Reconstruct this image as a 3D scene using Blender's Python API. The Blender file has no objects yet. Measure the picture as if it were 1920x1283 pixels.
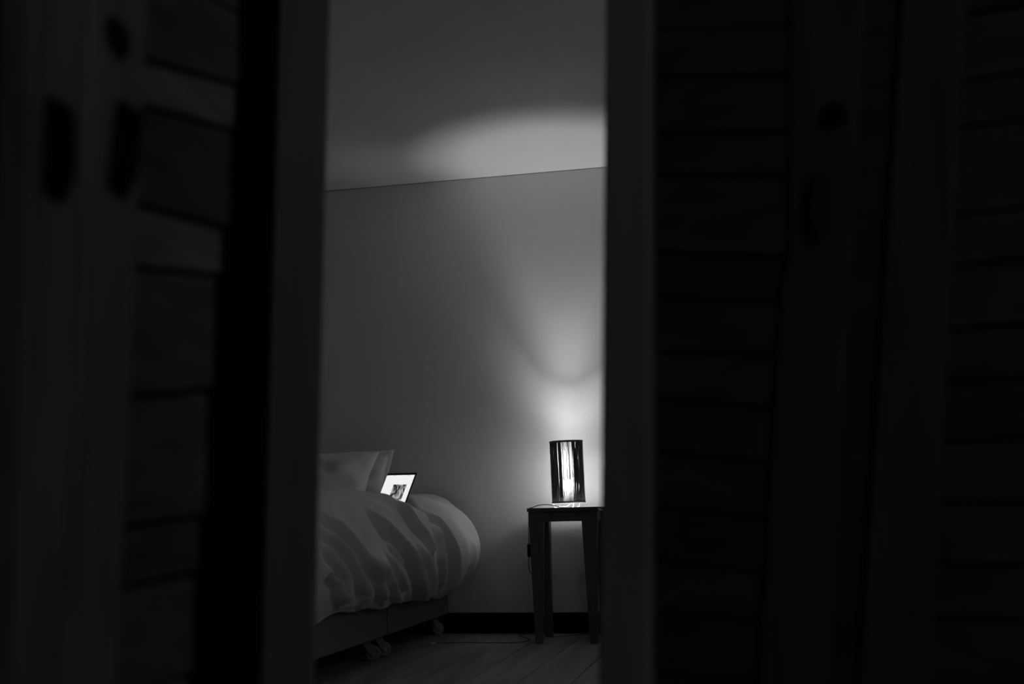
import bpy, bmesh, math, random
import numpy as np
from mathutils import Vector, Matrix

sc = bpy.context.scene
C = sc.collection
random.seed(7)
rng = np.random.default_rng(7)
PI = math.pi
H = 2.45                                   # ceiling height

# ---------------------------------------------------------------- camera
cam_d = bpy.data.cameras.new('camera')
cam = bpy.data.objects.new('camera', cam_d); C.objects.link(cam)
cam_d.sensor_width = 36.0
cam_d.lens = 2100.6 * 36.0 / 1920.0
R_ = Vector((0.97682895, 0.21282206, -0.02262668))
U_ = Vector((0.05360036, -0.14091746, 0.9885693))
F_ = Vector((-0.20720086, 0.96687592, 0.1490596))
m = Matrix((R_, U_, -F_)).transposed().to_4x4()
m.translation = Vector((0.0, -5.8165, 0.6265))
cam.matrix_world = m
cam_d.clip_start = 0.02
cam_d.dof.use_dof = True
cam_d.dof.focus_distance = 5.45
cam_d.dof.aperture_fstop = 2.5
sc.camera = cam

# ---------------------------------------------------------------- world, exposure
w = bpy.data.worlds.new('night'); sc.world = w
w.use_nodes = True
w.node_tree.nodes['Background'].inputs[0].default_value = (0.5, 0.5, 0.5, 1)
w.node_tree.nodes['Background'].inputs[1].default_value = 0.004
vs = sc.view_settings
vs.view_transform = 'Standard'; vs.look = 'None'; vs.exposure = 0.0; vs.gamma = 1.0
vs.use_curve_mapping = False

# added fill light for the door leaves, set beside an invented hall window
ld = bpy.data.lights.new('hall_fill_light', 'AREA')
ld.shape = 'RECTANGLE'; ld.size = 0.8; ld.size_y = 1.1; ld.energy = 1.9
lo = bpy.data.objects.new('hall_fill_light', ld); C.objects.link(lo)
lo.location = (1.25, -6.55, 1.65)
lo.rotation_euler = (Vector((-0.7, -4.6, 0.9)) - Vector(lo.location)).to_track_quat('-Z', 'Y').to_euler()

# added ambient fill for the bedroom, set at an invented side window
ld = bpy.data.lights.new('bedroom_fill_light', 'AREA')
ld.shape = 'RECTANGLE'; ld.size = 1.4; ld.size_y = 1.2; ld.energy = 1.7
lo = bpy.data.objects.new('bedroom_fill_light', ld); C.objects.link(lo)
lo.location = (1.02, -2.7, 1.55); lo.rotation_euler = (0, math.radians(90), 0)

BULB = 1230.0

# ---------------------------------------------------------------- materials
def mat(name, v, rough=0.6, spec=0.3, grain=None, bump=None, metallic=0.0):
    """neutral grey principled material; grain=(scale xyz, amount), bump=(scale, strength)"""
    M = bpy.data.materials.new(name); M.use_nodes = True
    nt = M.node_tree; b = nt.nodes['Principled BSDF']
    b.inputs['Base Color'].default_value = (v, v, v, 1)
    b.inputs['Roughness'].default_value = rough
    b.inputs['Specular IOR Level'].default_value = spec
    b.inputs['Metallic'].default_value = metallic
    if grain or bump:
        tc = nt.nodes.new('ShaderNodeTexCoord')
    if grain:
        mp = nt.nodes.new('ShaderNodeMapping'); mp.inputs['Scale'].default_value = grain[0]
        nz = nt.nodes.new('ShaderNodeTexNoise'); nz.inputs['Scale'].default_value = 1.0
        nz.inputs['Detail'].default_value = 6; nz.inputs['Distortion'].default_value = 0.6
        cr = nt.nodes.new('ShaderNodeValToRGB')
        lo_, hi_ = v * (1 - grain[1]), v * (1 + grain[1])
        cr.color_ramp.elements[0].position = 0.3; cr.color_ramp.elements[1].position = 0.7
        cr.color_ramp.elements[0].color = (lo_, lo_, lo_, 1)
        cr.color_ramp.elements[1].color = (hi_, hi_, hi_, 1)
        nt.links.new(tc.outputs['Object'], mp.inputs['Vector'])
        nt.links.new(mp.outputs[0], nz.inputs['Vector'])
        nt.links.new(nz.outputs[0], cr.inputs[0])
        nt.links.new(cr.outputs[0], b.inputs['Base Color'])
    if bump:
        nb = nt.nodes.new('ShaderNodeTexNoise'); nb.inputs['Scale'].default_value = bump[0]
        nb.inputs['Detail'].default_value = 5
        bp = nt.nodes.new('ShaderNodeBump'); bp.inputs['Strength'].default_value = bump[1]
        bp.inputs['Distance'].default_value = 0.004
        nt.links.new(tc.outputs['Object'], nb.inputs['Vector'])
        nt.links.new(nb.outputs[0], bp.inputs['Height'])
        nt.links.new(bp.outputs[0], b.inputs['Normal'])
    return M

def emit(name, v, s):
    M = bpy.data.materials.new(name); M.use_nodes = True
    nt = M.node_tree; nt.nodes.clear()
    e = nt.nodes.new('ShaderNodeEmission'); o = nt.nodes.new('ShaderNodeOutputMaterial')
    e.inputs[0].default_value = (v, v, v, 1); e.inputs[1].default_value = s
    nt.links.new(e.outputs[0], o.inputs[0])
    return M

M = {}
M['wall'] = mat('wall_paint', 0.76, 0.9, 0.1, bump=(90, 0.05))
M['ceil'] = mat('ceiling_paint', 0.80, 0.9, 0.1, bump=(70, 0.05))
M['sidewall'] = mat('side_wall_paint', 0.84, 0.9, 0.1, bump=(90, 0.05))
M['shade_black'] = mat('shade_black_wall', 0.012, 0.95, 0.05, bump=(60, 0.1))  # near-black colour stands in for the shade around the door leaves
M['base'] = mat('black_baseboard_paint', 0.010, 0.7, 0.1, bump=(40, 0.05))
M['floor'] = mat('floor_underlay', 0.02, 0.9, 0.05, bump=(30, 0.1))
M['planks'] = [mat('floor_plank_oak_%d' % i, v, 0.55, 0.25, grain=((9, 1.2, 9), 0.35), bump=(25, 0.1))
               for i, v in enumerate((0.25, 0.28, 0.31))]
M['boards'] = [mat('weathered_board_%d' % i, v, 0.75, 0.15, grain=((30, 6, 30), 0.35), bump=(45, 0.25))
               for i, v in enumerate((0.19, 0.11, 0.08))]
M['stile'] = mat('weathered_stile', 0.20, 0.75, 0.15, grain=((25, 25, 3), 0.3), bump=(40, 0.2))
M['shade_boards'] = [mat('shaded_board_%d' % i, v, 0.75, 0.15, grain=((6, 30, 30), 0.35), bump=(45, 0.25))
                for i, v in enumerate((0.060, 0.07, 0.052))]  # right leaf boards: weaker light on this leaf put into a darker colour
M['light_block'] = mat('light_block_board', 0.05, 0.9, 0.05, bump=(60, 0.1))  # dark sheets added behind the boards to stop light through the gaps
M['shade_stile'] = mat('shaded_stile', 0.085, 0.75, 0.15, grain=((25, 25, 3), 0.3), bump=(40, 0.2))  # right leaf stiles: shade put into the colour, like its boards
M['post'] = mat('grey_painted_post', 0.30, 0.7, 0.15, grain=((12, 12, 2), 0.12), bump=(30, 0.1))
M['knot'] = mat('dark_knot', 0.012, 0.8, 0.1, bump=(80, 0.3))
M['iron'] = mat('black_iron', 0.01, 0.7, 0.1, bump=(120, 0.1))
M['linen'] = mat('bed_linen', 0.80, 0.85, 0.1, bump=(55, 0.25))
M['pillow'] = mat('pillow_linen', 0.80, 0.85, 0.1, bump=(35, 0.4))
M['bedfab'] = mat('dark_bed_fabric', 0.23, 0.9, 0.05, bump=(300, 0.2))
M['mattress'] = mat('mattress_ticking', 0.4, 0.9, 0.05, bump=(80, 0.1))
M['caster'] = mat('grey_caster', 0.30, 0.5, 0.3, bump=(60, 0.05))
M['steel'] = mat('bright_steel', 0.6, 0.3, 0.5, metallic=1.0, bump=(60, 0.02))
M['black'] = mat('black_stool_paint', 0.12, 0.5, 0.3, grain=((20, 20, 2), 0.2), bump=(30, 0.05))
M['string'] = mat('black_string', 0.18, 0.8, 0.1, bump=(200, 0.05))
M['white'] = mat('white_plastic', 0.72, 0.4, 0.3, bump=(60, 0.02))
M['cord'] = mat('grey_cord', 0.12, 0.5, 0.2, bump=(60, 0.02))
M['whitecord'] = mat('white_cord', 0.6, 0.5, 0.2, bump=(60, 0.02))
M['lid'] = mat('dark_laptop_shell', 0.02, 0.4, 0.3, bump=(200, 0.02))
M['key'] = mat('laptop_key', 0.012, 0.5, 0.2, bump=(60, 0.02))
M['alu'] = mat('laptop_deck', 0.35, 0.4, 0.4, metallic=0.6, bump=(200, 0.02))
M['bulb'] = emit('lit_bulb', 1.0, BULB)
M['page'] = emit('screen_page', 1.0, 0.87)
M['mark'] = emit('screen_mark', 1.0, 0.35)
M['hole'] = mat('socket_hole', 0.02, 0.6, 0.1, bump=(60, 0.02))

def liner_mat():
    """thin paper that gets more open towards its upper edge (object z runs up the shade)"""
    X = bpy.data.materials.new('paper_liner'); X.use_nodes = True
    nt = X.node_tree; nt.nodes.clear()
    o = nt.nodes.new('ShaderNodeOutputMaterial')
    tr = nt.nodes.new('ShaderNodeBsdfTransparent'); tr.inputs[0].default_value = (1, 1, 1, 1)
    tl = nt.nodes.new('ShaderNodeBsdfTranslucent'); tl.inputs[0].default_value = (.55, .55, .55, 1)
    df = nt.nodes.new('ShaderNodeBsdfDiffuse'); df.inputs[0].default_value = (.45, .45, .45, 1)
    tc = nt.nodes.new('ShaderNodeTexCoord'); sp = nt.nodes.new('ShaderNodeSeparateXYZ')
    nt.links.new(tc.outputs['Object'], sp.inputs[0])
    def ramp(z0_, z1_, v0, v1):
        r = nt.nodes.new('ShaderNodeMapRange'); r.interpolation_type = 'SMOOTHSTEP'
        for k, v in (('From Min', z0_), ('From Max', z1_), ('To Min', v0), ('To Max', v1)): r.inputs[k].default_value = v
        nt.links.new(sp.outputs['Z'], r.inputs[0]); return r
    a = nt.nodes.new('ShaderNodeMixShader'); b = nt.nodes.new('ShaderNodeMixShader')
    nt.links.new(ramp(.15, .28, .955, .50).outputs[0], a.inputs[0])
    nt.links.new(ramp(.18, .26, .026, .40).outputs[0], b.inputs[0])
    nt.links.new(tl.outputs[0], a.inputs[1]); nt.links.new(df.outputs[0], a.inputs[2])
    nt.links.new(a.outputs[0], b.inputs[1]); nt.links.new(tr.outputs[0], b.inputs[2])
    nt.links.new(b.outputs[0], o.inputs[0])
    return X
M['liner'] = liner_mat()

def picture_mat():
    """a generic dark, swirly monochrome picture shown on the screen"""
    X = bpy.data.materials.new('screen_picture'); X.use_nodes = True
    nt = X.node_tree; nt.nodes.clear()
    o = nt.nodes.new('ShaderNodeOutputMaterial'); e = nt.nodes.new('ShaderNodeEmission')
    tc = nt.nodes.new('ShaderNodeTexCoord'); mp = nt.nodes.new('ShaderNodeMapping')
    mp.inputs['Scale'].default_value = (13, 13, 13); mp.inputs['Rotation'].default_value = (0, 0, 0.6)
    mp.inputs['Location'].default_value = (1.3, 0.4, 0)
    nz = nt.nodes.new('ShaderNodeTexNoise'); nz.inputs['Scale'].default_value = 1.5
    nz.inputs['Detail'].default_value = 4; nz.inputs['Distortion'].default_value = 2.2
    cr = nt.nodes.new('ShaderNodeValToRGB')
    cr.color_ramp.elements[0].position = 0.42; cr.color_ramp.elements[0].color = (.02, .02, .02, 1)
    cr.color_ramp.elements[1].position = 0.66; cr.color_ramp.elements[1].color = (.62, .62, .62, 1)
    nt.links.new(tc.outputs['Object'], mp.inputs[0]); nt.links.new(mp.outputs[0], nz.inputs['Vector'])
    nt.links.new(nz.outputs[0], cr.inputs[0]); nt.links.new(cr.outputs[0], e.inputs[0])
    e.inputs[1].default_value = 0.85
    nt.links.new(e.outputs[0], o.inputs[0])
    return X
M['picture'] = picture_mat()

# ---------------------------------------------------------------- helpers
def link(name, me, material, parent=None, smooth=False):
    o = bpy.data.objects.new(name, me); C.objects.link(o)
    if material: me.materials.append(material)
    if smooth:
        for p in me.polygons: p.use_smooth = True
    if parent: o.parent = parent
    return o

def obj(name, bm, material, parent=None, smooth=False):
    bmesh.ops.recalc_face_normals(bm, faces=bm.faces)
    me = bpy.data.meshes.new(name); bm.to_mesh(me); bm.free()
    return link(name, me, material, parent, smooth)

def empty(name, loc=(0, 0, 0)):
    o = bpy.data.objects.new(name, None); C.objects.link(o); o.location = loc
    o.empty_display_size = 0.05
    return o

def tag(o, label, cat, group=None, kind=None):
    o['label'] = label; o['category'] = cat
    if group: o['group'] = group
    if kind: o['kind'] = kind
    return o

def box(bm, x0, x1, y0, y1, z0, z1, bev=0.0):
    g = bmesh.ops.create_cube(bm, size=1.0)
    vs_ = g['verts']
    for v in vs_:
        v.co = Vector(((x0 + x1) / 2 + v.co.x * (x1 - x0), (y0 + y1) / 2 + v.co.y * (y1 - y0), (z0 + z1) / 2 + v.co.z * (z1 - z0)))
    if bev > 0:
        es = list({e for v in vs_ for e in v.link_edges})
        bmesh.ops.bevel(bm, geom=es, offset=bev, segments=2, affect='EDGES')
    return bm

def boxo(name, ext, material, parent=None, bev=0.0):
    return obj(name, box(bmesh.new(), *ext, bev), material, parent)

def prism(bm, pts, depth, bev=0.0):
    """polygon pts (3D, planar) pushed along depth"""
    a = [bm.verts.new(Vector(p)) for p in pts]
    b = [bm.verts.new(Vector(p) + Vector(depth)) for p in pts]
    bm.faces.new(a); bm.faces.new(b[::-1])
    n = len(a)
    for i in range(n):
        bm.faces.new((a[i], a[(i + 1) % n], b[(i + 1) % n], b[i]))
    if bev > 0:
        es = list({e for v in a + b for e in v.link_edges})
        bmesh.ops.bevel(bm, geom=es, offset=bev, segments=1, affect='EDGES')
    return bm

def tube(bm, pts, r, n=8, closed=False):
    pts = [Vector(p) for p in pts]
    rings = []
    up = Vector((0.13, 0.21, 0.97))
    N = len(pts)
    for i, p in enumerate(pts):
        t = (pts[(i + 1) % N] - pts[i - 1]) if closed else (pts[min(i + 1, N - 1)] - pts[max(i - 1, 0)])
        t.normalize()
        a = t.cross(up)
        if a.length < 1e-3: a = t.cross(Vector((1, 0, 0)))
        a.normalize(); b = t.cross(a)
        rr = r[i] if isinstance(r, (list, tuple)) else r
        rings.append([bm.verts.new(p + (a * math.cos(k * 2 * PI / n) + b * math.sin(k * 2 * PI / n)) * rr) for k in range(n)])
    for i in range(N if closed else N - 1):
        A, B = rings[i], rings[(i + 1) % N]
        for k in range(n):
            bm.faces.new((A[k], A[(k + 1) % n], B[(k + 1) % n], B[k]))
    if not closed:
        bm.faces.new(rings[0][::-1]); bm.faces.new(rings[-1])
    return bm

def spline(pts, n=8):
    P = [Vector(p) for p in pts]; P = [2 * P[0] - P[1]] + P + [2 * P[-1] - P[-2]]
    out = []
    for i in range(1, len(P) - 2):
        for k in range(n):
            t = k / n; a, b, c, d = P[i - 1], P[i], P[i + 1], P[i + 2]
            out.append(.5 * ((2 * b) + (c - a) * t + (2 * a - 5 * b + 4 * c - d) * t * t + (3 * b - a - 3 * c + d) * t ** 3))
    out.append(P[-2]); return out

def lathe(bm, prof, n=48):
    """prof = [(r, z)...]; open ends are left open, r=0 ends closed"""
    rings = []
    for r, z in prof:
        if r < 1e-6: rings.append([bm.verts.new((0, 0, z))])
        else: rings.append([bm.verts.new((r * math.cos(2 * PI * k / n), r * math.sin(2 * PI * k / n), z)) for k in range(n)])
    for A, B in zip(rings, rings[1:]):
        for k in range(n):
            k2 = (k + 1) % n
            if len(A) == 1 and len(B) == 1: continue
            if len(A) == 1: bm.faces.new((A[0], B[k], B[k2]))
            elif len(B) == 1: bm.faces.new((A[k], B[0], A[k2]))
            else: bm.faces.new((A[k], B[k], B[k2], A[k2]))
    return bm

def grid_mesh(name, X, Y, Z):
    nu, nv = X.shape
    verts = np.stack([X, Y, Z], -1).reshape(-1, 3)
    idx = np.arange(nu * nv).reshape(nu, nv)
    q = np.stack([idx[:-1, :-1], idx[1:, :-1], idx[1:, 1:], idx[:-1, 1:]], -1).reshape(-1, 4)
    me = bpy.data.meshes.new(name)
    me.from_pydata(verts.tolist(), [], q.tolist()); me.update()
    return me

def struct(o, label, cat):
    return tag(o, label, cat, kind='structure')

# ---------------------------------------------------------------- room shell
XL, XR, YF, YH = -3.7, 1.05, -4.28, -8.0
struct(boxo('wall_back', (XL, XR, 0.0, 0.12, -0.1, H + .1), M['wall']), 'plain painted bedroom wall behind the lamp and the bed', 'wall')
struct(boxo('wall_left', (XL - .12, XL, YF, 0.12, -0.1, H + .1), M['sidewall']), 'bedroom side wall on the far side of the bed', 'wall')
bm = bmesh.new()
box(bm, XR, XR + .12, YF, -3.4, -.1, H + .1); box(bm, XR, XR + .12, -2.0, .12, -.1, H + .1)
box(bm, XR, XR + .12, -3.4, -2.0, -.1, .95); box(bm, XR, XR + .12, -3.4, -2.0, 2.15, H + .1)
struct(obj('wall_right', bm, M['sidewall']), 'bedroom side wall beyond the stool', 'wall')
struct(boxo('ceiling', (XL - .12, 1.75, YH, 0.12, H, H + .1), M['ceil']), 'pale painted ceiling with the round glow of the lamp', 'ceiling')
fl = struct(boxo('floor', (XL - .12, 1.75, YH, 0.12, -0.12, -0.014), M['floor']), 'wide wooden plank floor', 'floor')
x = XL
i = 0
while x < 1.70:
    x1 = x + 0.2
    y = 0.0; y -= random.uniform(0.9, 2.0) if i else 1.5
    ya = 0.0
    while ya > YH:
        yb = max(YH, ya - random.uniform(1.8, 2.6)) if ya < 0 else ya - random.uniform(1.9, 3.2)
        o = boxo('plank', (x + .0012, x1 - .0012, yb + .0012, ya - .0012, -0.016, random.uniform(-.0008, 0.0)), random.choice(M['planks']), fl, 0.0015)
        ya = yb
    x = x1; i += 1
struct(boxo('baseboard_back', (XL, XR, -0.016, 0.0, 0.0, 0.105), M['base'], bev=.002), 'black baseboard along the bedroom wall', 'baseboard')
# partition between hall and bedroom, charcoal on the hall side, with a doorway
struct(boxo('wall_front_left', (XL, -0.70, YF - .05, YF, 0, H), M['shade_black']), 'charcoal partition wall beside the opened door leaf', 'wall')
struct(boxo('wall_front_right', (0.45, 1.75, YF - .05, YF, 0, H), M['shade_black']), 'charcoal partition wall behind the dark door leaf', 'wall')
struct(boxo('wall_front_header', (-0.70, 0.45, YF - .05, YF, 2.14, H), M['shade_black']), 'charcoal wall above the doorway', 'wall')
struct(boxo('wall_hall_left', (-1.35, -1.25, YH, YF - .05, 0, H), M['shade_black']), 'charcoal hall wall behind the opened door leaf', 'wall')
struct(boxo('wall_hall_end', (-1.25, 1.6, YH - .1, YH, 0, H), M['shade_black']), 'charcoal wall at the end of the hall', 'wall')
bm = bmesh.new()
box(bm, 1.6, 1.7, YH, -7.0, 0, H); box(bm, 1.6, 1.7, -6.1, YF - .05, 0, H)
box(bm, 1.6, 1.7, -7.0, -6.1, 0, 1.05); box(bm, 1.6, 1.7, -7.0, -6.1, 2.25, H)
struct(obj('wall_hall_right', bm, M['shade_black']), 'charcoal hall wall with an added window opening', 'wall')
wn = empty('added_window_1', (1.65, -6.55, 1.05)); struct(wn, 'added unseen hall window frame in the charcoal wall', 'window')  # invented window, out of view, to go with the hall fill light
for (a, b, c, d) in ((-.45, -.40, 0, 1.2), (.40, .45, 0, 1.2), (-.45, .45, 0, .05), (-.45, .45, 1.15, 1.2)):
    boxo('frame_bar', (-.03, .03, a, b, c, d), M['white'], wn, .003)

struct(boxo('wall_front_plaster_left', (XL, -0.70, YF, YF + .02, 0, H), M['sidewall']), 'pale bedroom side of the partition beside the doorway', 'wall')
struct(boxo('wall_front_plaster_right', (0.45, XR, YF, YF + .02, 0, H), M['sidewall']), 'pale bedroom side of the partition behind the dark door leaf', 'wall')
struct(boxo('wall_front_plaster_header', (-0.70, 0.45, YF, YF + .02, 2.14, H), M['sidewall']), 'pale bedroom side of the partition above the doorway', 'wall')
wn = empty('added_window_2', (XR + .07, -2.7, .95)); struct(wn, 'added unseen bedroom window frame in the side wall', 'window')  # invented window, out of view, to go with the bedroom fill light
for (a, b, c, d) in ((-.70, -.64, 0, 1.2), (.64, .70, 0, 1.2), (-.70, .70, 0, .06), (-.70, .70, 1.14, 1.2), (-.025, .025, .06, 1.14)):
    boxo('frame_bar', (-.03, .03, a, b, c, d), M['white'], wn, .003)
struct(boxo('trim_2', (XL, XR, -.003, 0.0, H - .0035, H), M['caster']), 'thin dark joint line between the bedroom wall and the ceiling', 'trim')
# left door post
bm = bmesh.new()
zt, zb = 2.14, 0.0
def lean(xt, xb, z): return xb + (xt - xb) * (z - .41) / .95
prism(bm, [(lean(-.633, -.651, zb), -4.4, zb), (lean(-.556, -.576, zb), -4.4, zb), (lean(-.556, -.576, zt), -4.4, zt), (lean(-.633, -.651, zt), -4.4, zt)], (-.095, .14, 0), .003)
struct(obj('trim_1', bm, M['post']), 'grey painted door post at the edge of the opening', 'door post')

# ---------------------------------------------------------------- door leaves
def leaf(to3, back):
    """returns a maker: polygon in leaf coordinates (a, z), set back by off, thickness th"""
    back = Vector(back)
    def mk(name, pts, off, th, material, parent, bev=.002):
        P = [Vector(to3(a, z)) + back * off for a, z in pts]
        return obj(name, prism(bmesh.new(), P, back * th, bev), material, parent)
    return mk
def ext(p, q, z):                        # point on the line p-q at height z
    (a0, z0), (a1, z1) = p, q
    return (a0 + (a1 - a0) * (z - z0) / (z1 - z0), z)
def blob(a, z, ra, rz, n=14):
    return [(a + ra * (1 + random.uniform(-.18, .18)) * math.cos(t * 2 * PI / n), z + rz * (1 + random.uniform(-.18, .18)) * math.sin(t * 2 * PI / n)) for t in range(n)]
def handle(mk, to3, back, a, z0, z1, root, tilt=0.0, metal=None):
    metal = metal or M['iron']
    wd = .017
    pts = [(a - wd, z0 + .006), (a - wd + .006, z0), (a + wd - .006, z0), (a + wd, z0 + .006), (a + wd + tilt, z1 - .006), (a + wd - .006 + tilt, z1), (a - wd + .006 + tilt, z1), (a - wd + tilt, z1 - .006)]
    h = mk('pull_handle', pts, -.003, .006, metal, root, .0008)
    h['label'] = 'dark iron pull handle'
    B = Vector(back)
    path = [Vector(to3(a, z0 + .012)) - B * .002, Vector(to3(a, z0 + .014)) - B * .011, Vector(to3(a + tilt / 2, (z0 + z1) / 2)) - B * .013, Vector(to3(a + tilt, z1 - .014)) - B * .011, Vector(to3(a + tilt, z1 - .012)) - B * .002]
    g2 = obj('grip', tube(bmesh.new(), spline(path, 5), .006, 8), metal, h, True)
    for o in (h, g2): o.data.transform(Matrix.Translation(-root.location))

# --- leaf that stands open towards the hall (plane x = -.55, seen from +x)
d1 = empty('door_1', (-.57, -4.72, 0)); struct(d1, 'weathered grey plank door leaf swung open, with two black pull handles', 'door')
inv = Matrix.Translation((.57, 4.72, 0))
def toL(a, z): return (-.55, a, z)
mkL0 = leaf(toL, (-1, 0, 0))
def mkL(*a_, **k_):
    o = mkL0(*a_, **k_); o.data.transform(inv); return o
ZT, ZB = 2.10, 0.015
mkL('stile', [ext((-5.062, 1.039), (-5.047, .508), ZB), ext((-4.993, 1.076), (-4.990, .498), ZB), ext((-4.993, 1.076), (-4.990, .498), ZT), ext((-5.062, 1.039), (-5.047, .508), ZT)], 0, .035, M['stile'], d1, .004)
mkL('stile', [ext((-4.984, 1.078), (-4.982, .497), ZB), ext((-4.889, 1.124), (-4.909, .486), ZB), ext((-4.889, 1.124), (-4.909, .486), ZT), ext((-4.984, 1.078), (-4.982, .497), ZT)], 0, .035, M['stile'], d1, .004)
seams = [(ZB, ZB), (.165, .168), (.262, .266), (.37, .375), (.468, .475), (.565, .574), (.619, .632), (.7365, .766), (.860, .891), (.921, .944), (1.019, 1.061), (1.065, 1.115), (1.165, 1.205), (1.27, 1.31), (1.37, 1.41), (1.46, 1.49), (1.56, 1.59), (1.66, 1.68), (1.77, 1.79), (1.88, 1.895), (1.99, 2.0), (ZT, ZT)]
tone = [1, 0, 1, 0, 1, 2, 1, 1, 0, 2, 0, 1, 1, 0, 1, 0, 2, 1, 0, 1, 0]
for k in range(len(seams) - 1):
    (l0, r0), (l1, r1) = seams[k], seams[k + 1]
    e = float(np.interp((r0 + r1) / 2, [.465, .665, .836, 1.025, 1.223], [-4.769, -4.741, -4.723, -4.69, -4.675]))
    g = .003
    ya = -4.915
    sl = (r0 - l0) / .2, (r1 - l1) / .2
    mkL('board', [(ya, l0 + g + sl[0] * (ya + 4.89)), (e, l0 + g + sl[0] * (e + 4.89)), (e, l1 - g + sl[1] * (e + 4.89)), (ya, l1 - g + sl[1] * (ya + 4.89))], .010 + random.uniform(-.002, .002), .018, M['boards'][tone[k]], d1)
mkL('light_block_panel', [(-5.05, ZB), (-4.80, ZB), (-4.72, ZT), (-5.05, ZT)], .036, .008, M['light_block'], d1, 0)
k_ = mkL('knot', blob(-4.944, 1.062, .021, .019), -.0015, .006, M['knot'], d1, 0); k_['label'] = 'dark knot in the wood'
handle(mkL0, toL, (-1, 0, 0), -5.027, .886, .972, d1)
handle(mkL0, toL, (-1, 0, 0), -4.935, .914, 1.006, d1, .010)

# --- leaf that is almost closed
an = math.radians(14)
P0 = Vector((-.1796, -4.4, 0)); dv = Vector((math.cos(an), -math.sin(an), 0)); nv = Vector((math.sin(an), math.cos(an), 0))
d2 = empty('door_2', P0 + dv * .35); struct(d2, 'shade-darkened plank door leaf standing ajar beside the lit gap', 'door')
inv2 = Matrix.Translation(-d2.location)
def toR(a, z): return P0 + dv * a + Vector((0, 0, z))
mkR0 = leaf(toR, nv)
def mkR(*a_, **k_):
    o = mkR0(*a_, **k_); o.data.transform(inv2); return o
def quadR(lt, lb, rt, rb): return [ext(lt, lb, ZB), ext(rt, rb, ZB), ext(rt, rb, ZT), ext(lt, lb, ZT)]
s_ = mkR('edge_stile', quadR((.020, 1.299), (-.022, .412), (.081, 1.285), (.043, .415)), -.012, .045, M['post'], d2, .004)
s_['label'] = 'lighter grey edge stile'
mkR('stile', [ext((.240, .897), (.178, .421), ZB), ext((.346, 1.224), (.251, .425), ZB), ext((.346, 1.224), (.251, .425), ZT), ext((.264, 1.243), (.246, .928), ZT), (.244, .925), (.228, .895)], 0, .032, M['shade_stile'], d2, .003)
mkR('stile', quadR((.388, 1.214), (.287, .426), (.458, 1.198), (.36, .43)), 0, .032, M['shade_stile'], d2, .003)
mkR('stile', quadR((.80, 1.2), (.77, .43), (.88, 1.2), (.85, .43)), 0, .032, M['shade_stile'], d2, .003)
mkR('cover_strip', quadR((.340, 1.224), (.245, .425), (.394, 1.214), (.293, .426)), .012, .018, M['shade_boards'][2], d2, .002)
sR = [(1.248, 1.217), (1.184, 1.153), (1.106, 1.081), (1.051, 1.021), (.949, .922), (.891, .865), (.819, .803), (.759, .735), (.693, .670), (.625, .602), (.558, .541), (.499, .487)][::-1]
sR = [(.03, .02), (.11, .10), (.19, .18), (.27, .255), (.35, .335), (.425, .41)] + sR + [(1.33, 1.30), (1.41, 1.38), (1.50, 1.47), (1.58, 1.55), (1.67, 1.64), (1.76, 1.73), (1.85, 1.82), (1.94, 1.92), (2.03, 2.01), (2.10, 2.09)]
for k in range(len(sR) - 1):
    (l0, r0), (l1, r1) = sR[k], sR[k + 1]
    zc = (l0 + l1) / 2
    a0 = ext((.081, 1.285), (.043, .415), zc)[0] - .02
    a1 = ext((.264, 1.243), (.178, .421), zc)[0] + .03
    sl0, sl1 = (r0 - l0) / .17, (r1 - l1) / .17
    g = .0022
    mkR('board', [(a0, l0 + g + sl0 * (a0 - .07)), (a1, l0 + g + sl0 * (a1 - .07)), (a1, l1 - g + sl1 * (a1 - .07)), (a0, l1 - g + sl1 * (a0 - .07))], .010 + random.uniform(-.002, .002), .018, M['shade_boards'][random.randrange(3)], d2)
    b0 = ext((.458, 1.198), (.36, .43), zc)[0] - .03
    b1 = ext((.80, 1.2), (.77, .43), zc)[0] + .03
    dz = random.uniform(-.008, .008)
    mkR('board', [(b0, l0 + g), (b1, l0 + g - .01), (b1, l1 - g - .01), (b0, l1 - g)], .010 + random.uniform(-.002, .002), .018, M['shade_boards'][random.randrange(3)], d2)
mkR('light_block_panel', [(-.03, ZB), (.86, ZB), (.90, ZT), (.06, ZT)], .034, .008, M['light_block'], d2, 0)
for (a, z, ra, rz) in ((.300, 1.085, .019, .017), (.268, .938, .010, .008)):
    k_ = mkR('knot', blob(a, z, ra, rz), -.0015, .006, M['knot'], d2, 0); k_['label'] = 'dark knot in the wood'
handle(mkR0, toR, nv, .272, .940, 1.02, d2, .006, mat('brown_iron', 0.05, 0.7, 0.1, bump=(120, 0.1)))

# ---------------------------------------------------------------- bed
BX = -1.61
bed = empty('bed', (-2.41, -1.03, 0)); tag(bed, 'dark box bed on grey casters under the rumpled duvet', 'bed')
ib = Matrix.Translation((2.41, 1.03, 0))
def bpart(name, bm, material, parent=bed, smooth=False):
    o = obj(name, bm, material, parent, smooth); o.data.transform(ib); return o
for (ya, yb) in ((-.03, -1.031), (-1.035, -2.035)):
    bpart('base_box', box(bmesh.new(), -3.21, BX, yb, ya, .103, .30, .006), M['bedfab'])
bpart('mattress', box(bmesh.new(), -3.20, BX - .02, -2.03, -.04, .30, .585, .03), M['mattress'])

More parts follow.
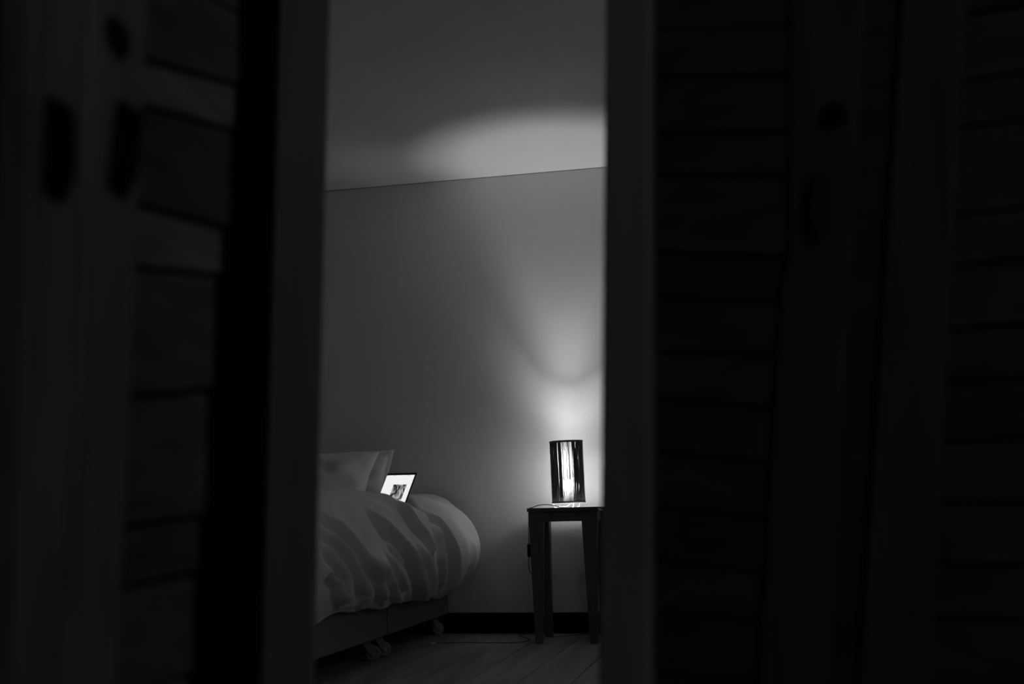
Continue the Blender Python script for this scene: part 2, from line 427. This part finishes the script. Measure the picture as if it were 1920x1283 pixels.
def caster(x, y, ang):
    """fork with wheel trailing along direction ang, contact point at (x, y)"""
    T = Matrix.Translation((x, y, 0)) @ Matrix.Rotation(ang, 4, 'Z')
    bm = bmesh.new()
    # swivel plate and head
    box(bm, -.055, .005, -.026, .026, .097, .103, .001)
    g = bmesh.ops.create_cone(bm, cap_ends=True, segments=20, radius1=.019, radius2=.021, depth=.018)
    bmesh.ops.translate(bm, verts=g['verts'], vec=(-.025, 0, .089))
    for s in (-1, 1):                      # two tear-drop cheeks
        pts = []
        for k in range(9):
            t = -PI / 2 + PI * k / 8 - .5
            pts.append((.000 + .015 * math.cos(t), s * .0135, .033 + .015 * math.sin(t)))
        pts += [(-.012, s * .0135, .082), (-.046, s * .0135, .084), (-.044, s * .0135, .070)]
        prism(bm, pts, (0, s * .004, 0))
    bm.transform(T)
    c = bpart('caster', bm, M['caster'])
    bm = bmesh.new()
    prof = [(.012, -.011), (.028, -.011), (.0315, -.009), (.033, -.004), (.033, .004), (.0315, .009), (.028, .011), (.012, .011), (.012, -.011)]
    lathe(bm, prof, 28)
    bm.transform(T @ Matrix.Translation((0, 0, .033)) @ Matrix.Rotation(PI / 2, 4, 'X'))
    bpart('wheel', bm, M['caster'], c, True)
    bm = bmesh.new()
    bmesh.ops.create_cone(bm, cap_ends=True, segments=14, radius1=.0065, radius2=.0065, depth=.044)
    bm.transform(T @ Matrix.Translation((0, 0, .033)) @ Matrix.Rotation(PI / 2, 4, 'X'))
    bpart('axle_bolt', bm, M['steel'], c)
caster(-1.663, -1.075, math.radians(28))
caster(-1.660, -.935, math.radians(40))
caster(-1.655, -.085, math.radians(50))
caster(-1.66, -1.93, math.radians(30))
for y in (-1.93, -1.10, -.95, -.10): caster(-3.14, y, math.radians(20))

# ---------------------------------------------------------------- laptop frame of reference
yaw = 0.2111
r0 = Vector((math.cos(yaw), math.sin(yaw), 0)); f0 = Vector((-math.sin(yaw), math.cos(yaw), 0))
psi = math.radians(57); tl = math.radians(22.5)
nS = -math.sin(psi) * r0 - math.cos(psi) * f0          # where the screen looks
wS = math.cos(psi) * r0 - math.sin(psi) * f0           # viewer's left to right
wS = (wS + Vector((0, 0, -.028))).normalized()
upS = Vector((0, 0, math.cos(tl))) - nS * math.sin(tl)
upS = (upS - wS * upS.dot(wS)).normalized()
TR = Vector((-1.558, -.75, .815))
LW, LH = .300, .205
HINGE = TR - wS * LW / 2 - upS * LH                    # hinge centre
deckdir = (nS - wS * nS.dot(wS)).normalized()

# ---------------------------------------------------------------- duvet
PROF = np.array([(-3.15, .655), (-2.7, .68), (-2.2, .69), (-1.95, .70), (-1.75, .70), (-1.62, .685), (-1.53, .645), (-1.46, .58), (-1.415, .51), (-1.398, .44), (-1.412, .37), (-1.45, .305), (-1.50, .258), (-1.55, .238)])
fine = np.array([tuple(v)[:2] for v in spline([(a, b, 0) for a, b in PROF], 40)])
Ls = np.concatenate([[0], np.cumsum(np.linalg.norm(np.diff(fine, axis=0), axis=1))]); Ls -= Ls[160]
def dbase(s, y):
    x = np.interp(s, Ls, fine[:, 0]); z = np.interp(s, Ls, fine[:, 1])
    k = np.interp(y, [-2.2, -1.7, -1.0, -.5, 0], [.45, .5, .75, 1, 1.0])
    x = np.where(x > BX, BX + (x - BX) * k, x)
    return x, z
ns, nyy = 230, 420
sv = np.concatenate([np.linspace(Ls[0], -.25, 50, endpoint=False), np.linspace(-.25, Ls[-1], ns - 50)])
yv = np.linspace(-.07, -2.20, nyy)
SS, YY = np.meshgrid(sv, yv, indexing='ij')
X, Z = dbase(SS, YY)
Y = YY.copy()
# far end near the wall draws in a little
kf = np.clip((-.07 - YY) / .10, 0, 1); kf = np.sqrt(np.clip(kf * (2 - kf), 0, 1))
X = np.where(X > BX, BX + (X - BX) * (.62 + .38 * kf), X)
FOLDS = [
 # (points (y, s)), amplitude, width on the upper-right side, width on the lower-left side
 ([(-1.95, .22), (-1.91, .30), (-1.78, .38), (-1.67, .46), (-1.58, .51), (-1.46, .58), (-1.35, .67)], .034, .085, .022),
 ([(-2.04, .33), (-1.94, .38), (-1.82, .44), (-1.73, .49), (-1.64, .55), (-1.59, .60), (-1.57, .67)], .034, .055, .022),
 ([(-2.05, .40), (-1.98, .43), (-1.92, .47), (-1.85, .52), (-1.83, .57), (-1.80, .64)], .032, .045, .020),
 ([(-2.12, .49), (-2.06, .49), (-1.97, .50), (-1.87, .54), (-1.82, .62)], .026, .030, .018),
 ([(-1.67, .46), (-1.55, .50), (-1.41, .54), (-1.31, .58), (-1.21, .64), (-1.07, .72)], .026, .050, .020),
 ([(-1.44, .20), (-1.42, .26), (-1.37, .35), (-1.28, .42), (-1.18, .46), (-1.10, .51), (-1.0, .58), (-.80, .72)], .036, .090, .024),
 ([(-1.44, .41), (-1.35, .46), (-1.21, .50)], .016, .030, .018),
 ([(-1.50, .45), (-1.40, .50), (-1.33, .53), (-1.14, .62)], .024, .040, .018),
 ([(-1.07, .20), (-1.05, .26), (-1.03, .34), (-.99, .39), (-.96, .48)], .030, .075, .022),
 ([(-1.12, .42), (-1.07, .48), (-.93, .58), (-.85, .66)], .024, .045, .018),
 ([(-.75, .24), (-.73, .32), (-.68, .43), (-.63, .50), (-.50, .66)], .028, .09, .022),
 ([(-.75, .30), (-.79, .40), (-.80, .50), (-.63, .66)], .020, .045, .018),
 ([(-.30, .42), (-.28, .55), (-.22, .68)], .012, .06, .03),
 ([(-1.80, .10), (-1.55, .05), (-1.25, .04), (-1.10, .12), (-1.04, .22)], .016, .07, .05),
]
disp = np.zeros_like(SS)
for pts, amp, wr, wl in FOLDS:
    P = np.array(pts)
    best = np.full(SS.shape, 9.0); side = np.zeros(SS.shape); tt = np.zeros(SS.shape)
    seg = np.linalg.norm(np.diff(P, axis=0), axis=1); tot = seg.sum(); acc = 0
    for a, b, l in zip(P[:-1], P[1:], seg):
        d = (b - a) / l
        qy, qs = YY - a[0], SS - a[1]
        t = np.clip(qy * d[0] + qs * d[1], 0, l)
        ey, es = qy - t * d[0], qs - t * d[1]
        dist = np.hypot(ey, es)
        sd = qy * d[1] - qs * d[0]
        mk_ = dist < best
        best = np.where(mk_, dist, best); side = np.where(mk_, sd, side); tt = np.where(mk_, (acc + t) / tot, tt)
        acc += l
    wdt = np.where(side > 0, wr, wl) * .85
    fade = np.clip(tt / .18, 0.0, 1) * np.clip((1 - tt) / .12 + .25, 0, 1)
    disp += 1.25 * amp * fade * (np.exp(-(best / wdt) ** 1.05) - np.where(side < 0, .5 * np.exp(-((best - 1.9 * wl) / wl) ** 2), 0))
# soft irregular wrinkles
for _ in range(26):
    ang = rng.uniform(-.3, 1.2); k = rng.uniform(7, 26); ph = rng.uniform(0, 6.28)
    disp += rng.uniform(.0006, .0022) * 7 / k * 2.2 * np.sin(k * (math.cos(ang) * YY - math.sin(ang) * SS) + ph + 1.4 * np.sin(3 * SS + ph))
# displaced along the profile normal
ds = np.gradient(X, axis=0), np.gradient(Z, axis=0)
ln = np.hypot(*ds) + 1e-9
nx, nz = -ds[1] / ln, ds[0] / ln
edge = np.clip((Ls[-1] - SS) / .03, .55, 1)
disp = (disp - .012 * np.clip((SS - .15) / .2, 0, 1)) * edge
X = X + nx * disp; Z = Z + nz * disp
Y = Y + .02 * np.sin(SS * 9) * np.clip(SS, 0, 1) * .5
# the hem waves a little
Z = Z + np.clip((SS - .58) / .17, 0, 1) * (.006 * np.sin(YY * 7.5 + 1.1) + .005 * np.sin(YY * 17) + np.interp(YY, [-2.2, -1.7, -1.4, -1.0, -.3, -.12], [.0, .02, .012, .0, -.012, .02]))
# hollow where the laptop lies
hx, hy = HINGE.x, HINGE.y
q1 = (X - hx) * wS.x + (Y - hy) * wS.y
q2 = (X - hx) * deckdir.x + (Y - hy) * deckdir.y
dx = np.maximum(np.abs(q1) - .165, 0); dy = np.maximum(np.maximum(-.055 - q2, q2 - .235), 0)
dr = np.hypot(dx, dy); wgt = np.clip(1 - dr / .07, 0, 1); wgt = wgt * wgt * (3 - 2 * wgt)
plane = HINGE.z - .014 + q1 * wS.z + q2 * deckdir.z
Z = np.where(Z > .5, np.minimum(Z, Z * (1 - wgt) + plane * wgt), Z)
# the duvet stops in front of the pillows
wp = np.clip((-1.80 - X) / .10, 0, 1) * np.clip((YY + .62) / .16, 0, 1); wp = wp * wp * (3 - 2 * wp)
Z = np.where(Z > .5, Z * (1 - wp) + np.minimum(Z, .604) * wp, Z)
# foot end: falls over the end of the bed
tf = np.clip((-2.04 - YY) / .16, 0, 1)
Y = np.where(YY < -2.04, -2.04 - .06 * np.sin(tf * PI / 2), Y)
Z = np.where(YY < -2.04, Z + (np.minimum(Z, .27) - Z) * (1 - np.cos(tf * PI / 2)), Z)
me = grid_mesh('duvet', X, Y, Z)
duv = link('duvet', me, M['linen'], None, True)
so = duv.modifiers.new('thickness', 'SOLIDIFY'); so.thickness = .012; so.offset = -1
tag(duv, 'rumpled pale duvet spread over the bed and hanging over its side', 'duvet')

# ---------------------------------------------------------------- pillows
def pillow(name, loc, wdt, hgt, th, rx, rz, seed, label, flange=0.0):
    r_ = np.random.default_rng(seed)
    n = 60
    u = np.linspace(-1, 1, n); U, V = np.meshgrid(u, u, indexing='ij')
    fu = 1 - np.abs(U) ** 3.0; fv = 1 - np.abs(V) ** 3.0
    t = th / 2 * np.sqrt(np.clip(fu * fv, 0, 1))
    pin = 1 - .07 * (1 - V ** 2); pin2 = 1 - .07 * (1 - U ** 2)
    Xp = U * wdt / 2 * pin; Zp = V * hgt / 2 * pin2
    wr = np.zeros_like(U)
    for _ in range(14):
        a = r_.uniform(0, 3.14); k = r_.uniform(4, 13)
        wr += r_.uniform(.002, .006) * np.sin(k * (np.cos(a) * U + np.sin(a) * V) + r_.uniform(0, 6) + np.sin(2.5 * U + 1.5 * V))
    bm = bmesh.new(); ids = {}
    for s in (-1, 1):
        Yp = s * t + s * wr * np.sqrt(fu * fv)
        for i in range(n):
            for j in range(n):
                rim = i in (0, n - 1) or j in (0, n - 1)
                if rim and s == 1: ids[(s, i, j)] = ids[(-1, i, j)]
                else: ids[(s, i, j)] = bm.verts.new((Xp[i, j], Yp[i, j], Zp[i, j]))
        for i in range(n - 1):
            for j in range(n - 1):
                bm.faces.new([ids[(s, i, j)], ids[(s, i + 1, j)], ids[(s, i + 1, j + 1)], ids[(s, i, j + 1)]])
    o = obj(name, bm, M['pillow'], None, True)
    o.location = loc; o.rotation_euler = (rx, 0, rz)
    tag(o, label, 'pillow')
    if flange:
        bm = bmesh.new(); fo = []; fi = []
        pts = [(a, -1) for a in np.linspace(-1, 1, 15)] + [(1, a) for a in np.linspace(-1, 1, 15)[1:]] + [(a, 1) for a in np.linspace(1, -1, 15)[1:]] + [(-1, a) for a in np.linspace(1, -1, 15)[1:-1]]
        for (a, b) in pts:
            X_ = a * wdt / 2 * (1 - .07 * (1 - b * b)); Z_ = b * hgt / 2 * (1 - .07 * (1 - a * a))
            wv = .006 * math.sin(a * 9 + b * 7)
            fi.append((X_ * .985, Z_ * .985)); fo.append((X_ + flange * a, Z_ + flange * b, wv))
        vi = [bm.verts.new((p[0], -.002, p[1])) for p in fi]; vo = [bm.verts.new((p[0], p[2], p[1])) for p in fo]
        wi = [bm.verts.new((p[0], .002, p[1])) for p in fi]; wo = [bm.verts.new((p[0], p[2] + .002, p[1])) for p in fo]
        N = len(vi)
        for k in range(N):
            k2 = (k + 1) % N
            bm.faces.new((vi[k], vi[k2], vo[k2], vo[k])); bm.faces.new((wi[k], wo[k], wo[k2], wi[k2])); bm.faces.new((vo[k], vo[k2], wo[k2], wo[k]))
        obj('flange', bm, M['pillow'], o, True)
    return o
pillow('pillow', (-2.22, -.36, .790), .62, .39, .15, math.radians(-36), math.radians(-4), 3, 'plump creased pillow leaning in front of the other pillow beside the laptop')
pillow('pillow', (-2.205, -.15, .785), .60, .32, .11, math.radians(-14), math.radians(2), 5, 'pillow with flat bordered edge propped against the wall, behind the plump pillow', .025)

# ---------------------------------------------------------------- laptop
lap = empty('laptop', HINGE); tag(lap, 'open laptop with a bright white page on its screen, sunk in the duvet', 'laptop')
ML = Matrix((wS, upS, wS.cross(upS))).transposed().to_4x4()      # lid axes: x right, y up, z out of the screen
il = Matrix.Translation(-HINGE)
def lpart(name, bm, material, frame, parent=lap):
    bm.transform(frame); return obj(name, bm, material, parent)
if (wS.cross(upS)).dot(nS) < 0: raise RuntimeError('screen frame')
lpart('lid', box(bmesh.new(), -LW / 2, LW / 2, 0.004, LH, -.006, 0, .002), M['lid'], ML)
scr = lpart('screen', box(bmesh.new(), -LW / 2 + .0055, LW / 2 - .0055, .012, LH - .0125, 0.0, .0008), M['page'], ML)
sw, sh = LW - .011, LH - .0245
def sx(u): return -LW / 2 + .0055 + u * sw
def sy(v): return LH - .0125 - v * sh
# picture on the page keeps its own axes so that the pattern lies in its plane
pic = boxo('picture', (sx(.377), sx(.842), sy(.70), sy(.268), .0008, .0012), M['picture'])
pic.parent = scr; pic.matrix_local = ML; pic['label'] = 'dark swirling monochrome picture'
bm = bmesh.new()
for (u, v, a, b) in ((.345, .262, .006, .002), (.868, .21, .002, .003), (.34, .42, .002, .004), (.335, .49, .002, .003), (.03, .012, .03, .0015), (.30, .012, .02, .0015), (.80, .012, .04, .0015)):
    box(bm, sx(u) - a / 2, sx(u) + a / 2, sy(v) - b, sy(v), .0008, .0011)
lpart('interface_marks', bm, M['mark'], ML, scr)['kind'] = 'stuff'
dz_ = wS.cross(-deckdir)
if dz_.z < 0: dz_ = -dz_
MD = Matrix((wS, deckdir, dz_)).transposed().to_4x4()
lpart('deck', box(bmesh.new(), -LW / 2, LW / 2, .004, .212, -.012, .001, .003), M['alu'], MD)
bm = bmesh.new()
for r in range(5):
    for c in range(13):
        x0 = -.132 + c * .0204; y0 = .030 + r * .019
        box(bm, x0, x0 + .0175, y0, y0 + .016, .001, .0022)
lpart('keyboard', bm, M['key'], MD)['kind'] = 'stuff'
lpart('trackpad', box(bmesh.new(), -.05, .05, .135, .200, .001, .0014), M['alu'], MD)
bm = bmesh.new(); g = bmesh.ops.create_cone(bm, cap_ends=True, segments=16, radius1=.005, radius2=.005, depth=LW * .8)
bm.transform(Matrix.Rotation(PI / 2, 4, 'Y')); lpart('hinge', bm, M['lid'], ML)

# ---------------------------------------------------------------- stool
SX0, SX1, SY0, SY1, SZ = -1.094, -.748, -.462, -.113, .637
st = empty('stool', ((SX0 + SX1) / 2, (SY0 + SY1) / 2, 0)); tag(st, 'tall black wooden stool with tapering legs, standing by the wall', 'stool')
is_ = Matrix.Translation(-st.location)
def spart(name, bm, material=M['black']):
    o = obj(name, bm, material, st); o.data.transform(is_); return o
spart('seat', box(bmesh.new(), SX0, SX1, SY0, SY1, SZ - .018, SZ, .0004))
def leg(xa, xb, xa2, xb2, ya, yb, ya2, yb2):
    """top rectangle xa..xb / ya..yb at the seat, bottom rectangle at the floor"""
    bm = bmesh.new()
    zt = SZ - .018
    t = [bm.verts.new(p) for p in ((xa, ya, zt), (xb, ya, zt), (xb, yb, zt), (xa, yb, zt))]
    b = [bm.verts.new(p) for p in ((xa2, ya2, 0), (xb2, ya2, 0), (xb2, yb2, 0), (xa2, yb2, 0))]
    bm.faces.new(t); bm.faces.new(b[::-1])
    for k in range(4): bm.faces.new((t[k], b[k], b[(k + 1) % 4], t[(k + 1) % 4]))
    bmesh.ops.bevel(bm, geom=bm.edges[:], offset=.0015, segments=1, affect='EDGES')
    spart('leg', bm)
yf, yb = SY0 + .010, SY1 - .022
leg(SX0 + .006, SX0 + .080, SX0 + .024, SX0 + .060, yf, yf + .03, yf + .004, yf + .030)
leg(SX1 - .084, SX1 - .004, SX1 - .060, SX1 - .024, yf, yf + .03, yf + .004, yf + .030)
leg(SX0 + .020, SX0 + .058, SX0 + .020, SX0 + .056, yb - .070, yb, yb - .040, yb - .006)
leg(SX1 - .048, SX1 - .008, SX1 - .048, SX1 - .012, yb - .070, yb, yb - .040, yb - .006)
za, zc = SZ - .066, SZ - .018
spart('apron', box(bmesh.new(), SX0 + .07, SX1 - .07, yf + .004, yf + .022, za, zc, .001))
spart('apron', box(bmesh.new(), SX0 + .05, SX1 - .04, yb - .022, yb - .004, za, zc, .001))
spart('apron', box(bmesh.new(), SX0 + .022, SX0 + .040, yf + .028, yb - .06, za, zc, .001))
spart('apron', box(bmesh.new(), SX1 - .040, SX1 - .022, yf + .028, yb - .06, za, zc, .001))

# ---------------------------------------------------------------- lamp
LX, LY = -.924, -.237
lamp = empty('table_lamp', (LX, LY, SZ)); tag(lamp, 'lit cylindrical table lamp with a black string shade on the stool', 'lamp')
lamp.rotation_euler = (0, math.radians(-1.0), 0)
Rr, z0, z1 = .083, .021, .331           # shade radius, bottom and top above the seat
zl = .222                               # top of the paper liner
obj('top_ring', lathe(bmesh.new(), [(Rr + .0015, z1 - .010), (Rr + .0018, z1 - .004), (Rr + .0012, z1), (Rr - .0015, z1), (Rr - .0018, z1 - .010), (Rr + .0015, z1 - .010)], 64), M['string'], lamp, True)
obj('bottom_ring', lathe(bmesh.new(), [(Rr + .0015, z0), (Rr + .0018, z0 + .005), (Rr + .0015, z0 + .009), (Rr - .0018, z0 + .009), (Rr - .0018, z0), (Rr + .0015, z0)], 64), M['string'], lamp, True)
# strings: the view side is -y; sparse in the middle of the front, dense beside it, open at the back
bm = bmesh.new()
fc = math.atan2(-5.58, .92)             # bearing of the middle of the front
def strand(a0, a1, r, sway=.02):
    pts = []
    sw_ = random.uniform(-sway, sway)
    for k in range(7):
        t = k / 6
        a = a0 + (a1 - a0) * t + sw_ * math.sin(t * PI)
        pts.append((math.cos(a) * Rr, math.sin(a) * Rr, z0 + .004 + (z1 - z0 - .008) * t))
    tube(bm, pts, r, 5)
NS = 430
for k in range(NS * 2):
    a = PI * k / NS + random.uniform(-.006, .006)
    d = (a - fc + PI) % (2 * PI) - PI
    ad = abs(d)
    rad = random.uniform(.00045, .00065)
    if ad < .33: cov = 1.0; rad = random.uniform(.0006, .0009) if random.random() < .07 else random.uniform(.00034, .00046)
    elif ad < .80: cov = .98; rad = random.uniform(.0007, .0010)
    elif ad < 1.28: cov = 1.0; rad = random.uniform(.0008, .0011)
    elif ad < 2.2: cov = .34
    else: cov = .09
    if -.60 < d < -.55: cov = .9; rad = .00055
    if random.random() > cov: continue
    dr_ = .010 if ad < .45 else .025
    strand(a, a + random.uniform(-dr_, dr_), rad, .010 if ad < .45 else .02)
s_ = obj('string_shade', bm, M['string'], lamp, True); s_['kind'] = 'stuff'; s_['label'] = 'closely wound black strings'
obj('paper_liner', lathe(bmesh.new(), [(Rr - .003, z0 + .003), (Rr - .003, zl), (Rr - .003, z1 - .004)], 64), M['liner'], lamp, True)
for z in (zl, .124):
    obj('wire_ring', tube(bmesh.new(), [(math.cos(t * 2 * PI / 48) * (Rr - .002), math.sin(t * 2 * PI / 48) * (Rr - .002), z) for t in range(48)], .0007, 6, True), M['string'], lamp, True)
bz = z1 - .221                          # bulb centre
obj('bulb', lathe(bmesh.new(), [(.0, bz + .0278)] + [(.0278 * math.sin(t), bz + .0278 * math.cos(t)) for t in np.linspace(.15, 2.6, 16)] + [(.0128, bz - .031)], 32), M['bulb'], lamp, True)
obj('bulb_holder', lathe(bmesh.new(), [(0, bz - .030), (.0138, bz - .030), (.0138, bz - .052), (.018, bz - .054), (.018, z0 + .004), (.011, z0 - .002), (0, z0 - .002)], 24), M['white'], lamp, True)
bm = bmesh.new()
for k in range(3):
    a = fc + .75 + k * 2 * PI / 3
    c_, s2 = math.cos(a), math.sin(a)
    tube(bm, [(c_ * .016, s2 * .016, z0 + .006), (c_ * Rr, s2 * Rr, z0 + .004)], .0014, 6)
obj('spider', bm, M['steel'], lamp)
for k in range(3):
    a = fc + .75 + k * 2 * PI / 3
    c_, s2 = math.cos(a), math.sin(a)
    rr = Rr - .010
    obj('foot', tube(bmesh.new(), [(c_ * Rr, s2 * Rr, z0 + .004), (c_ * rr, s2 * rr, .002), (c_ * (rr - .012), s2 * (rr - .012), .002)], .0016, 6), M['white'], lamp)
# cord from under the shade, over the seat's edge, through the switch to the floor
def L3(x, y, z): return (x - LX, y - LY, z - SZ)
near = [(LX + .01, LY, .657), (LX - .005, LY - .05, .6415), (LX - .03, LY - .085, .6405), (LX - .062, LY - .095, .648)]
far_ = [near[-1], (LX - .10, LY - .105, .6535), (LX - .135, LY - .115, .650), (SX0 + .010, LY - .13, .6405), (SX0 - .0055, LY - .14, .630), (SX0 - .007, LY - .15, .56), (SX0 - .007, LY - .155, .468)]
c1 = obj('cord', tube(bmesh.new(), [L3(*p) for p in spline(near + far_[1:], 8)], .0022, 8), M['cord'], lamp, True)
low = [(SX0 - .007, LY - .155, .402), (SX0 - .012, LY - .155, .37), (SX0 - .004, LY - .14, .325), (SX0 + .022, LY - .10, .315), (SX0 + .045, -.23, .27), (SX0 + .030, -.20, .18), (SX0 + .004, -.20, .11), (SX0 + .02, -.20, .06), (SX0 + .05, -.17, .0035), (SX0 + .16, -.10, .003), (SX0 + .30, -.06, .003)]
obj('cord', tube(bmesh.new(), [L3(*p) for p in spline(low, 8)], .0022, 8), M['cord'], lamp, True)
sw = box(bmesh.new(), SX0 - .0155, SX0 - .0005, LY - .165, LY - .145, .400, .468, .005)
sw.transform(Matrix.Translation((-LX, -LY, -SZ)))
sw_o = obj('cord_switch', sw, M['iron'], lamp); sw_o['label'] = 'black inline switch'
for o in (c1,) + tuple(lamp.children):
    pass
for o in lamp.children:                 # cord parts hang plumb although the lamp leans a little
    if o.name.startswith('cord'): o.rotation_euler = (0, math.radians(1.0), 0)

# ---------------------------------------------------------------- wall sockets
def socket(x0, x1, label):
    r = empty('wall_socket', ((x0 + x1) / 2, 0, .254)); tag(r, label, 'socket', 'wall sockets behind the stool')
    w2 = (x1 - x0) / 2
    boxo('plate', (-w2, w2, -.010, 0, 0, .081), M['white'], r, .003)
    bm = lathe(bmesh.new(), [(.021, -.0015), (.0205, .004), (.0, .004)], 28)
    bm.transform(Matrix.Translation((0, -.0105, .0405)) @ Matrix.Rotation(PI / 2, 4, 'X') @ Matrix.Scale(-1, 4, (0, 0, 1)))
    ins = obj('insert', bm, M['white'], r)
    for s in (-1, 1):
        bm = bmesh.new(); bmesh.ops.create_cone(bm, cap_ends=True, segments=10, radius1=.0025, radius2=.0025, depth=.002)
        bm.transform(Matrix.Translation((s * .0095, -.0115, .0405)) @ Matrix.Rotation(PI / 2, 4, 'X'))
        obj('pin_hole', bm, M['hole'], ins)
socket(-1.093, -1.013, 'white wall socket partly behind the rear stool leg, nearer the bed')
socket(-.939, -.859, 'white wall socket seen between the stool legs, farther from the bed')

# ---------------------------------------------------------------- cable on the floor
cb = empty('charging_cable', (-1.35, -.43, 0)); tag(cb, 'thin dark cable with a pale tip lying on the floor by the bed', 'cable')
ic = Matrix.Translation((1.35, .43, 0))
o = obj('wire', tube(bmesh.new(), spline([(-1.555, -.462, .0025), (-1.50, -.43, .0022), (-1.40, -.42, .0022), (-1.28, -.43, .0022), (-1.18, -.42, .0022), (-1.12, -.33, .0022), (-1.16, -.22, .0022), (-1.22, -.12, .0022), (-1.20, -.04, .0022)], 8), .002, 6), M['cord'], cb, True); o.data.transform(ic)
bm = box(bmesh.new(), -.014, .014, -.005, .005, 0.0, .008, .002)
bm.transform(Matrix.Translation((-1.567, -.467, 0)) @ Matrix.Rotation(.4, 4, 'Z'))
o = obj('connector', bm, M['white'], cb); o.data.transform(ic); o['label'] = 'small white connector tip'
